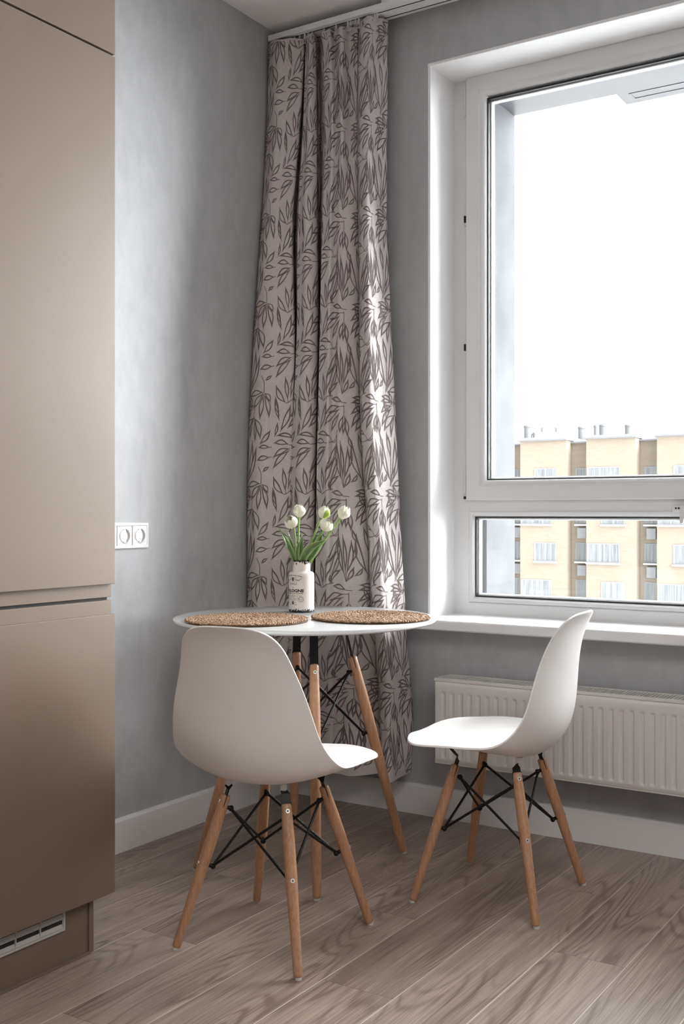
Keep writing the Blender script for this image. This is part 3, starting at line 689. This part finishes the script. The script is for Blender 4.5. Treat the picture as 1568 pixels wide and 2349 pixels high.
LEAVES = [ # bx,by (base, at the stem), tx,ty (tip), width, bend ; y grows downwards as in the weave drawing
 # left half: hanging star, upright tuft, left-sweeping fan
 (278, 862, 143, 987, 58, .10), (276, 866, 225, 1025, 36, .10), (277, 868, 298, 1052, 34, -.04), (280, 862, 357, 1028, 58, -.10),
 (372, 1365, 198, 1392, 48, .08), (372, 1372, 262, 1492, 52, .06), (370, 1378, 345, 1570, 50, .02), (376, 1368, 434, 1440, 40, -.12), (372, 1376, 425, 1560, 44, -.08),
 (190, 1350, 112, 1045, 52, -.08), (205, 1190, 168, 995, 42, .02), (200, 1330, 262, 1030, 48, .08), (205, 1360, 318, 1078, 48, .07),
 (90, 1360, 152, 1295, 30, .12),
 (250, 775, 120, 735, 38, .12), (245, 782, 112, 775, 34, .12), (245, 800, 108, 860, 40, .10), (240, 815, 110, 960, 44, .08),
 (440, 1090, 340, 1092, 34, .05), (440, 1165, 328, 1188, 42, .05), (352, 1068, 442, 960, 44, .05), (440, 1235, 385, 1276, 26, .05), 
 # right half
 (748, 1425, 722, 1243, 40, .02), (735, 1445, 642, 1308, 50, -.10), (770, 1405, 888, 1165, 46, -.10), (800, 1410, 916, 1308, 36, -.08),
 (682, 888, 646, 722, 34, -.05), (690, 972, 776, 766, 50, .05), (680, 1540, 640, 1390, 34, -.05),
 (945, 772, 836, 742, 40, .10), (930, 800, 765, 862, 52, .10), (925, 822, 752, 948, 50, .08), (925, 850, 835, 990, 38, .06),
 (822, 1027, 655, 1002, 36, .12), (768, 1068, 636, 1058, 44, .10), (780, 1098, 634, 1170, 44, .10), (776, 1110, 636, 1252, 48, .06), (890, 1075, 765, 1288, 50, -.04), (905, 1150, 800, 1390, 34, -.08),
 (935, 1350, 893, 1055, 42, -.04), (940, 1345, 925, 1050, 30, .03), (946, 1345, 985, 1090, 40, .06), (948, 1398, 1000, 1290, 36, .05),
 (960, 862, 925, 1000, 36, .08), (962, 868, 985, 1030, 40, -.06), (985, 1265, 1020, 1120, 30, .05)]
LEAVES += [(415, 800, 372, 690, 34, .08), (120, 1120, 84, 1010, 30, -.05), (640, 1345, 660, 1420, 30, .05)]
LEAVES += [(150, 1440, 205, 1545, 34, .06), (70, 890, 40, 1010, 30, .05), (478, 1010, 500, 900, 28, .05)]
GREENS = {3: 0, 4: 1, 10: 1, 13: 1}
STEMS = [[(285, 795), (275, 830), (277, 866)], [(345, 1235), (372, 1290), (374, 1365)], [(180, 1392), (190, 1350), (205, 1190)], [(190, 1385), (205, 1340), (205, 1300)], [(290, 768), (250, 775), (205, 815), (165, 880)],
 [(755, 1440), (748, 1425)], [(755, 1440), (735, 1445)], [(755, 1440), (790, 1418), (850, 1408)], [(905, 970), (870, 1050), (768, 1072)], [(895, 1010), (890, 1120), (905, 1150)], [(890, 1050), (860, 1065), (822, 1027)],
 [(985, 775), (945, 772)], [(960, 790), (960, 862)], [(945, 1400), (935, 1350)], [(948, 1400), (946, 1345)], [(960, 800), (930, 800)], [(440, 1090), (455, 1085)], [(440, 1165), (455, 1160)]]
PWD, PHT = 960 * 1.0, 690.
def pp(pt, ou, ov): return (ou + pt[0] * SC * .88, ov - pt[1] * SC)
CW, CHt = 745 * SC * .88, 690 * SC
Umax = arc[-1]
for cu_i in range(-1, int(Umax / CW) + 2):
    for cv_i in range(-3, 10):
        ou = cu_i * CW - .035; ov = 2.83 - cv_i * CHt + .25
        for li, lf in enumerate(LEAVES):
            if 22 <= li < 47: lf = (lf[0] - 165, lf[1], lf[2] - 165, lf[3], lf[4], lf[5])
            o_, i_ = leafp(*lf); O = [pp(p, ou, ov) for p in o_]; I = [pp(p, ou, ov) for p in i_]
            us = [p[0] for p in O]; vs_ = [p[1] for p in O]
            if max(us) < .004 or min(us) > Umax - .004 or max(vs_) < .17 or min(vs_) > 2.755: continue
            cl = lambda p: surf(min(max(p[0], .001), Umax - .001), min(max(p[1], .160), 2.758))
            vv = [cl(p) for p in O] + [cl(p) for p in I]; n_ = len(O)
            q.cm = 2 if (li in GREENS) else 1
            q.add(vv, [(k, (k + 1) % n_, n_ + (k + 1) % n_, n_ + k) for k in range(n_)])
        q.cm = 1
        for si, st in enumerate(STEMS):
            if 5 <= si <= 15: st = [(p[0] - 165, p[1]) for p in st]
            c_ = cr(st, 5) if len(st) > 2 else np.array([np.array(st[0]) + (np.array(st[1]) - np.array(st[0])) * t for t in np.linspace(0, 1, 5)])
            d_ = np.gradient(c_, axis=0); d_ /= np.linalg.norm(d_, axis=1)[:, None]; n2 = np.stack([-d_[:, 1], d_[:, 0]], 1)
            A_ = [pp(p, ou, ov) for p in c_ + n2 * 2.6]; B_ = [pp(p, ou, ov) for p in c_ - n2 * 2.6]
            if max(p[0] for p in A_) < .004 or min(p[0] for p in A_) > Umax - .004 or min(p[1] for p in A_) < .17 or max(p[1] for p in A_) > 2.755: continue
            q.add([surf(min(max(p[0], .001), Umax - .001), p[1]) for p in A_ + B_], [(k, k + 1, len(A_) + k + 1, len(A_) + k) for k in range(len(A_) - 1)])
while len(q.uv) < len(q.v): q.uv.append((0, 0))
cl_ = part(q, 'cloth', ['fabric', 'fabric_line', 'fabric_green'], cu, smooth=True, angle=180, fixn=False)
# pale plastic glider hooks
hooks = [624, 676, 687, 699, 707, 716, 743, 771, 798, 804, 816, 823, 842, 850, 855, 860, 865]
for px in hooks:
    p = at(1, -.100, px, 60 - (px - 700) * .275); x = p[0]
    q = MB(); q.box(x - .0030, x + .0030, -.1022, -.0978, 2.760, 2.7775)
    q.ring(x - .0042, x + .0042, 2.742, 2.762, [(0, -.1045), (0, -.1020), (.0018, -.1020), (.0018, -.1045)])
    part(q, 'curtain_hook', 'hook_plastic', cu, bevel=.0004)

# ================================================================== PLACEMATS
def mat_mb():
    rnd = random.Random(3); q = MB(); R_ = .178; base = []
    sph = []
    nu, nv = 6, 4
    q.cm = 1; q.lathe([(0, .0005), (R_ - .004, .0005), (R_ - .002, .003), (R_ - .006, .0055), (0, .0055)], n=72); q.cm = 0
    pitch_ = .0072; r = .004; th = 0
    while r < R_ - .003:
        for strand in (-1, 1):
            jr = rnd.uniform(-.0012, .0012); L_ = rnd.uniform(.0052, .0078); wd = rnd.uniform(.0020, .0030); hz = rnd.uniform(.0058, .0085)
            cx_, cy_ = (r + strand * .0018 + jr) * math.cos(th), (r + strand * .0018 + jr) * math.sin(th)
            tw = th + PI / 2 + strand * rnd.uniform(.35, .75); ca, sa = math.cos(tw), math.sin(tw); k = len(q.v)
            tl = rnd.uniform(-.25, .25)
            for a in range(nv + 1):
                ph = PI * a / nv
                for b_ in range(nu):
                    t_ = 2 * PI * b_ / nu; lx = math.cos(ph) * L_; ly = math.sin(ph) * math.cos(t_) * wd; lz = math.sin(ph) * math.sin(t_) * .0030 + lx * tl
                    q.v.append((cx_ + lx * ca - ly * sa, cy_ + lx * sa + ly * ca, max(.0003, hz - .0012 + lz)))
            for a in range(nv):
                for b_ in range(nu):
                    q.f.append((k + a * nu + b_, k + a * nu + (b_ + 1) % nu, k + (a + 1) * nu + (b_ + 1) % nu, k + (a + 1) * nu + b_)); q.m.append(0)
        step = .0082 / max(r, .006); th += step; r += pitch_ * step / (2 * PI)
    return q
m1 = mat_mb().build('placemat', ['seagrass', 'seagrass_dark'], smooth=True, angle=180); m1.location = (.475, -.848, TZ_ + .0003)
tag(m1, 'round braided seagrass placemat on the table, left of the vase', 'placemat', 'braided placemats on the table')
m2 = m1.copy(); COL.objects.link(m2); m2.location = (.732, -.585, TZ_ + .0003); m2.rotation_euler = (0, 0, 1.9)
tag(m2, 'round braided seagrass placemat on the table, right of the vase towards the window', 'placemat')

# ================================================================== VASE WITH PRINTED LABEL
VX, VY = .434, -.516; VR = .0405
vs_ = empty('vase', (VX, VY, TZ_), label='cream ceramic bottle vase with black printed lettering and chipped black rim', cat='vase')
q = MB(); q.lathe([(0, .0005), (.037, .0005), (.0398, .002), (VR, .006), (VR, .110), (.0402, .1185), (.0385, .1235), (.0345, .1262), (.0300, .1272), (.0282, .1290), (.0276, .133), (.0276, .155), (.0283, .1592), (.0287, .1615), (.0280, .1630), (.0262, .1632), (.0250, .1615), (.0245, .156), (.0245, .130), (.030, .120), (.030, .02), (0, .02)], n=96)
q.build('vase_body', 'vase_glaze', vs_, smooth=True, angle=60)
vdir = math.atan2(CAM[1] - VY, CAM[0] - VX) - math.radians(41)
lab = MB()
def text_on_vase(txt, zc, height, width, bold=0, arc_=0, shear=0):
    c = bpy.data.curves.new('t', 'FONT'); c.body = txt; c.size = 1; c.align_x = 'CENTER'; c.offset = bold; c.resolution_u = 3; c.shear = shear
    o = bpy.data.objects.new('t', c); COL.objects.link(o); dg = bpy.context.evaluated_depsgraph_get(); me = o.evaluated_get(dg).to_mesh()
    bm = bmesh.new(); bm.from_mesh(me); bmesh.ops.triangulate(bm, faces=bm.faces)
    xs_ = [v.co.x for v in bm.verts]; ys_ = [v.co.y for v in bm.verts]; w_ = max(xs_) - min(xs_); h_ = max(ys_) - min(min(ys_), 0); mx_ = (max(xs_) + min(xs_)) / 2
    bmesh.ops.subdivide_edges(bm, edges=[e for e in bm.edges if e.calc_length() > .25], cuts=2)
    bm.verts.ensure_lookup_table(); vv = []
    for v in bm.verts:
        s_ = (v.co.x - mx_) / w_ * width; a = vdir + s_ / VR; z = zc - height / 2 + v.co.y / h_ * height + arc_ * (1 - (2 * s_ / width) ** 2)
        vv.append(((VR + .0003) * math.cos(a), (VR + .0003) * math.sin(a), z))
    lab.add(vv, [tuple(v.index for v in f_.verts) for f_ in bm.faces]); bm.free(); o.evaluated_get(dg).to_mesh_clear(); bpy.data.objects.remove(o); bpy.data.curves.remove(c)
def stroke(pts, wd=.0006):
    pts = [np.array(p) for p in pts]; A_, B_ = [], []
    for i, p in enumerate(pts):
        d = pts[min(i + 1, len(pts) - 1)] - pts[max(i - 1, 0)]; d = d / (np.linalg.norm(d) + 1e-9); n_ = np.array([-d[1], d[0]]) * wd / 2; A_.append(p + n_); B_.append(p - n_)
    vv = [((VR + .00035) * math.cos(vdir + p[0] / VR), (VR + .00035) * math.sin(vdir + p[0] / VR), p[1]) for p in A_ + B_]; n_ = len(A_)
    lab.add(vv, [(k, k + 1, n_ + k + 1, n_ + k) for k in range(n_ - 1)])
def disc(x, z, r, r2=0): 
    pts = [(x + (r - r2 / 2) * math.cos(t), z + (r - r2 / 2) * math.sin(t)) for t in np.linspace(0, 2 * PI, 17)]; stroke(pts, r2 if r2 else r)
text_on_vase('BAIN ARISTOCRATIQUE', .1125, .0040, .062, .02, .0045)
text_on_vase('EAU', .0905, .0070, .0245, -.0)
text_on_vase('DE', .0790, .0026, .0060, .02)
text_on_vase('COLOGNE', .0695, .0098, .073, .045)
text_on_vase('PARFUMS AUX FLEURS', .0605, .0034, .069, .02)
text_on_vase('Extrait de parfum', .0455, .0034, .046, 0, 0, .3); text_on_vase('de nos fleurs', .0405, .0030, .036, 0, 0, .3)
stroke([(x, .0970) for x in np.linspace(-.0125, .0125, 12)], .0005)
for s_ in (-1, 1):     # crowned shield with scrolls, then a row of lozenges, then a small crest
    stroke([(s_ * x, .1035 + .0035 * math.sin(x * 260)) for x in np.linspace(.004, .030, 20)], .0010)
    stroke([(s_ * (.002 + x), .1095 + .0016 * math.sin(x * 300)) for x in np.linspace(0, .011, 10)], .0009)
    for k in range(4): disc(s_ * (.0075 + k * .0045), .1025, .0013, .0007)
    stroke([(s_ * (.016 + .0025 * math.cos(t)), .0520 + .0028 * math.sin(t)) for t in np.linspace(.6, 5.6, 10)], .0006)
    stroke([(s_ * x, .0520) for x in np.linspace(.020, .028, 5)], .0009)
    stroke([(s_ * (.002 + x), .0262 + .0020 * math.cos(x * 420)) for x in np.linspace(0, .011, 12)], .0009); disc(s_ * .0075, .0320, .0012, .0012)
disc(0, .1075, .0020); disc(0, .1045, .0028); disc(0, .1012, .0018); disc(0, .052, .0036, .0006); disc(-.006, .052, .0030, .0005); disc(.006, .052, .0030, .0005)
disc(0, .0315, .0026); disc(0, .0285, .0018); disc(0, .0350, .0014)
disc(.0275, .0420, .0085, .0008); disc(.0275, .0420, .0064, .0005); text_on_vase('.', .001, .0001, .0001)
stroke([(.024, .0435), (.026, .0395), (.0275, .0425), (.029, .0395), (.031, .0435)], .0009)
lab.build('printed_label', 'print_black', vs_, fixn=False)

# ================================================================== TULIPS
def quad_bez(a, b_, c, n_): return [np.array(a) * (1 - t) ** 2 + 2 * np.array(b_) * t * (1 - t) + np.array(c) * t * t for t in np.linspace(0, 1, n_)]
def petal_mb(R_, H_, ang, opn, curl, wid=1.0):
    R_ *= 1.02; H_ *= 1.02
    G = []
    for i in range(17):
        t = i / 16; r_ = R_ * (math.sin(min(1, t * 1.45 + .06) * PI / 2) ** .7) * (1 - (.62 - .45 * opn) * max(0, (t - .42) / .58) ** 1.9) + opn * R_ * .22 * t * t
        z = H_ * t ** 1.05; hw = wid * (1.10 * math.sin(PI * min(1, t * .62 + .16)) ** .6) * math.sqrt(max(0.002, 1 - max(0, (t - .55) / .45) ** 2.4))
        row = []
        for j in range(11):
            s_ = (j / 5 - 1); a = ang + s_ * hw; rr = r_ * (1 - .04 * s_ * s_) + curl * abs(s_) ** 3 * t * .12 * R_
            row.append((rr * math.cos(a), rr * math.sin(a), z))
        G.append(row)
    q = MB(); q.grid(G); return q
def tulip(label, bloom, root_, bend, axis, R_, H_, opn, leaves, seed, green=False):
    rnd = random.Random(seed)
    tl = empty('tulip', (VX, VY, TZ_ + .03), label=label, cat='flower', group='white tulips in the vase')
    bl = np.array(bloom); sp_ = quad_bez(root_, bend, bl, 14)
    q = MB(); q.tube(sp_, [.0030] * 12 + [.0032, .0038], 10); part(q, 'stem', 'stem_green', tl, smooth=True)
    z = np.array(axis, float); z /= np.linalg.norm(z); x = np.cross([0, 1, 0.1], z); x /= np.linalg.norm(x); y = np.cross(z, x)
    Rm = np.stack([x, y, z], 1)
    for k in range(6):
        inner = k % 2; q = petal_mb(R_ * (.90 if inner else 1.03), H_ * (1.0 if inner else .97) * rnd.uniform(.95, 1.05), k * PI / 3 + rnd.uniform(-.1, .1), opn * (0.5 if inner else 1) * rnd.uniform(.5, 1.4), rnd.uniform(-.2, .8), rnd.uniform(.88, 1.0))
        q.v = [tuple(bl + Rm @ np.array(p) - z * .001) for p in q.v]
        p = part(q, 'petal', 'petal_green' if (green and k == 0) else 'petal', tl, smooth=True, angle=180)
        so = p.modifiers.new('t', 'SOLIDIFY'); so.thickness = .0008
    for lf in leaves:
        a, b_, c, w_, up_ = lf; n_ = 18; sp2 = quad_bez(a, b_, c, n_); G = []
        for i, p in enumerate(sp2):
            t = i / (n_ - 1); d = sp2[min(i + 1, n_ - 1)] - sp2[max(i - 1, 0)]; d /= np.linalg.norm(d)
            side = np.cross(d, np.array(up_, float)); side /= np.linalg.norm(side); nn_ = np.cross(side, d)
            hw = w_ * (math.sin(PI * (.12 + .88 * t) ** .9) ** .8) * (1 if t < .98 else .15) + .0002
            row = []
            for j in range(7):
                s_ = j / 3 - 1; row.append(p + side * s_ * hw + nn_ * (abs(s_) ** 1.4) * hw * .45 + nn_ * .0012 * math.sin(t * 9 + s_ * 2 + seed))
            G.append(row)
        q = MB(); q.grid(G); q.uv = [(j / 3 - 1, i * .12 + seed) for i in range(n_) for j in range(7)]
        lp = part(q, 'leaf', 'tulip_leaf', tl, smooth=True, angle=180)
        so = lp.modifiers.new('t', 'SOLIDIFY'); so.thickness = .0007
    return tl
def vp(px, py, dd=0):   # a point near the vase, dd metres further from the viewer than the vase axis
    d = (np.array([VX, VY, 0]) - CAM * np.array([1, 1, 0])) @ Fw + dd
    return CAM + (Fw + Rt * (px - 784) / FPX - np.array([0, 0, 1.]) * (py - 1174.5) / FPX) * d
mouth = lambda px, dd: vp(px, 1296, dd)
cd_ = lambda *a: tuple(a)
toC = -Fw
tulip('white tulip, upper of the two leaning left, closed bloom', vp(686, 1186, .012), mouth(684, .008) - [0, 0, .03], vp(683, 1240, .010), (-.0, .0, 1), .0212, .040, .0,
      [(mouth(681, .0), vp(690, 1262, .002), vp(693, 1224, .004), .0085, -Fw + .2 * Rt), (mouth(680, .008), vp(672, 1262, .010), vp(660, 1218, .012), .0060, -Fw + .3 * Rt)], 1)
tulip('white tulip, lower and leftmost bloom, opening towards the room', vp(674, 1208, -.012), mouth(682, -.006) - [0, 0, .03], vp(679, 1250, -.010), -Rt * .50 - Fw * .75 + np.array([0, 0, .8]), .0215, .039, .45,
      [(mouth(676, -.010), vp(668, 1262, -.014), vp(638, 1209, -.016), .0095, -Fw * .7 + Rt * .6), (mouth(684, -.014), vp(676, 1270, -.016), vp(688, 1240, -.012), .0075, -Fw)], 2)
tulip('white tulip with a green streak, upper middle bloom', vp(737, 1188, .010), mouth(690, .008) - [0, 0, .03], vp(712, 1240, .008), Rt * .50 + np.array([0, 0, .9]), .0205, .040, .0,
      [(mouth(690, .010), vp(706, 1262, .012), vp(730, 1223, .014), .0085, -Fw - .2 * Rt)], 3, True)
tulip('white tulip, lower middle bloom opening to the right', vp(741, 1216, -.012), mouth(692, -.004) - [0, 0, .03], vp(716, 1255, -.010), Rt * .55 - Fw * .2 + np.array([0, 0, .85]), .0225, .038, .40,
      [(mouth(692, -.016), vp(696, 1256, -.024), vp(747, 1240, -.026), .0125, -Fw + .1 * Rt + np.array([0, 0, .35])), (mouth(694, -.010), vp(735, 1262, -.016), vp(738, 1208, .0), .0110, -Fw - .4 * Rt)], 4)
tulip('white tulip, rightmost and highest bloom on the longest stem', vp(781, 1189, .0), mouth(696, .0) - [0, 0, .03], vp(735, 1248, .0), Rt * .50 + np.array([0, 0, .9]), .0212, .042, .05,
      [(mouth(698, .004), vp(722, 1262, .006), vp(735, 1226, .012), .0080, -Fw)], 5)

# ================================================================== OUTSIDE: BUILDING AND SNOWY GROUND
YB, YRc = 78.0, 79.22
GZ = -22.0
struct(MB().box(-160, 120, 1.5, 260, GZ - .5, GZ).build('ground', 'ground_snow'))
bd = empty('apartment_building', (float(at(1, YB, 1350, 1200)[0]), YB, GZ), label='pale ochre brick apartment building with projecting bays across the snowy yard', cat='building')
bx = lambda px, Y=YB: float(at(1, Y, px, 1174)[0])
bz = lambda py, px=1250, Y=YB: float(at(1, Y, px, py)[2])
x1, x2, x3 = bx(1192.7), bx(1298), bx(1343.8)
PER = x3 - x1; BW = x2 - x1
fl_top = bz(1074.6, 1226); row3 = bz(1244, 1225); FLH = (fl_top - row3) / 2
ROOF1 = bz(1011.5, 1245); ROOF2 = bz(1017, 1320, YRc)
NB = range(-3, 7)
xa, xb = x1 - 3 * PER - 3, x1 + 7 * PER
q = MB(); q.box(xa, xb, YRc, YRc + 13, GZ, ROOF2)
for k in NB: q.box(x1 + k * PER, x1 + k * PER + BW, YB, YRc + .1, GZ, ROOF1)
part(q, 'wall', 'ochre_brick', bd)
q = MB(); q.box(xa, xb, YRc - .35, YRc + 13, ROOF2, ROOF2 + .10)
for k in NB: q.box(x1 + k * PER - .12, x1 + k * PER + BW + .12, YB - .3, YRc + 13, ROOF1, ROOF1 + .12)
part(q, 'roof_edge', 'roof_metal', bd)
q = MB(); q.box(xa, xb, YRc + .1, YRc + 13, ROOF2 + .09, ROOF2 + .3)
for k in NB: q.box(x1 + k * PER + .2, x1 + k * PER + BW - .2, YB + .2, YRc + 12, ROOF1 + .1, ROOF1 + .3)
part(q, 'roof_snow', 'snow', bd)
def fwin(xw0, xw1, Y, ztop, h, muls, side=None):
    q = MB(); q.ring(xw0, xw1, ztop - h, ztop, [(0, Y - .01), (0, Y - .04), (.07, Y - .04), (.07, Y - .01)])
    for mfrac in muls: xm = xw0 + (xw1 - xw0) * mfrac; q.box(xm - .045, xm + .045, Y - .045, Y - .005, ztop - h, ztop)
    q.box(xw0 - .05, xw0 + .02, Y - .03, Y - .004, ztop - h, ztop)
    wdw = part(q, 'facade_window', 'curtain_lace', bd)
    q = MB(); q.box(xw0 + .03, xw1 - .03, Y - .025, Y - .006, ztop - h + .04, ztop - .04); part(q, 'pane', 'far_pane', wdw)
    q = MB(); q.box(xw0 - .08, xw1 + .08, Y - .22, Y, ztop - h - .13, ztop - h); part(q, 'snow_ledge', 'snow', wdw)
wA = (bx(1226) - x1, bx(1276) - x1); HW = fl_top - bz(1117.5, 1226)
c0, c1 = bx(1314, YRc) - x2, bx(1421) - x3            # corner window: from the recess on to the next bay
wB = (bx(1381) - x3, bx(1436) - x3)
cB = (bx(1264) - x1)
for k in range(-3, 5):
    xo = x1 + k * PER; odd = (k % 2 != 0)
    for r in range(0, 6):
        zt = fl_top - r * FLH; A = (r % 2 == 0) != odd
        # recess to the left of this bay, then the bay
        rx0, rx1_ = xo - PER + BW + .35, xo - .12
        fwin(rx0, rx1_, YRc, zt, HW, (.72,) if r % 2 else (.5,))
        if A: fwin(xo + wA[0], xo + wA[1], YB, zt, HW, (.5,))
        else: fwin(xo + .12, xo + c1, YB, zt, HW, (.36, .70))
        if r > 0:
            q = MB(); q.box(xo - 1.05, xo - .35, YRc - .35, YRc, zt + .35, zt + 1.15)
            for s_ in range(6): q.box(xo - 1.05, xo - .35, YRc - .37, YRc - .34, zt + .40 + s_ * .13, zt + .44 + s_ * .13)
            part(q, 'air_conditioner_basket', 'curtain_lace', bd)
for (p0, p1, pt_, dep) in ((1201.5, 1221, 975.5, 4), (1221.5, 1231, 992, 4), (1325, 1343.5, 978, 4), (1361, 1372, 975, 6), (1373.5, 1393.5, 973, 4), (1432.5, 1452, 973.5, 4)):
    Y = YB + dep; xa_, xb_ = bx(p0, Y), bx(p1, Y); zt = bz(pt_, p0, Y); zb = ROOF1 + .1; r = (xb_ - xa_) / 2
    q = MB(); q.lathe([(r * .95, zb), (r * .95, zt - .3), (r * .93, zt - .25), (r * 1.02, zt - .22), (r * 1.04, zt - .08), (r * .8, zt), (0, zt + .05)], ((xa_ + xb_) / 2, Y, 0), 24)
    part(q, 'roof_vent', 'vent_pale', bd, smooth=True, angle=40)
for px, col_ in ((1242.5, 'roof_metal'), (1274.5, 'vent_pale')):
    p = at(1, YB + 3, px, 981); q = MB(); q.tube([(p[0], YB + 3, ROOF1), (p[0], YB + 3, p[2])], .03, 8); q.box(p[0] - .09, p[0] + .09, YB + 2.95, YB + 3.05, p[2] - .35, p[2]); part(q, 'roof_mast', col_, bd)
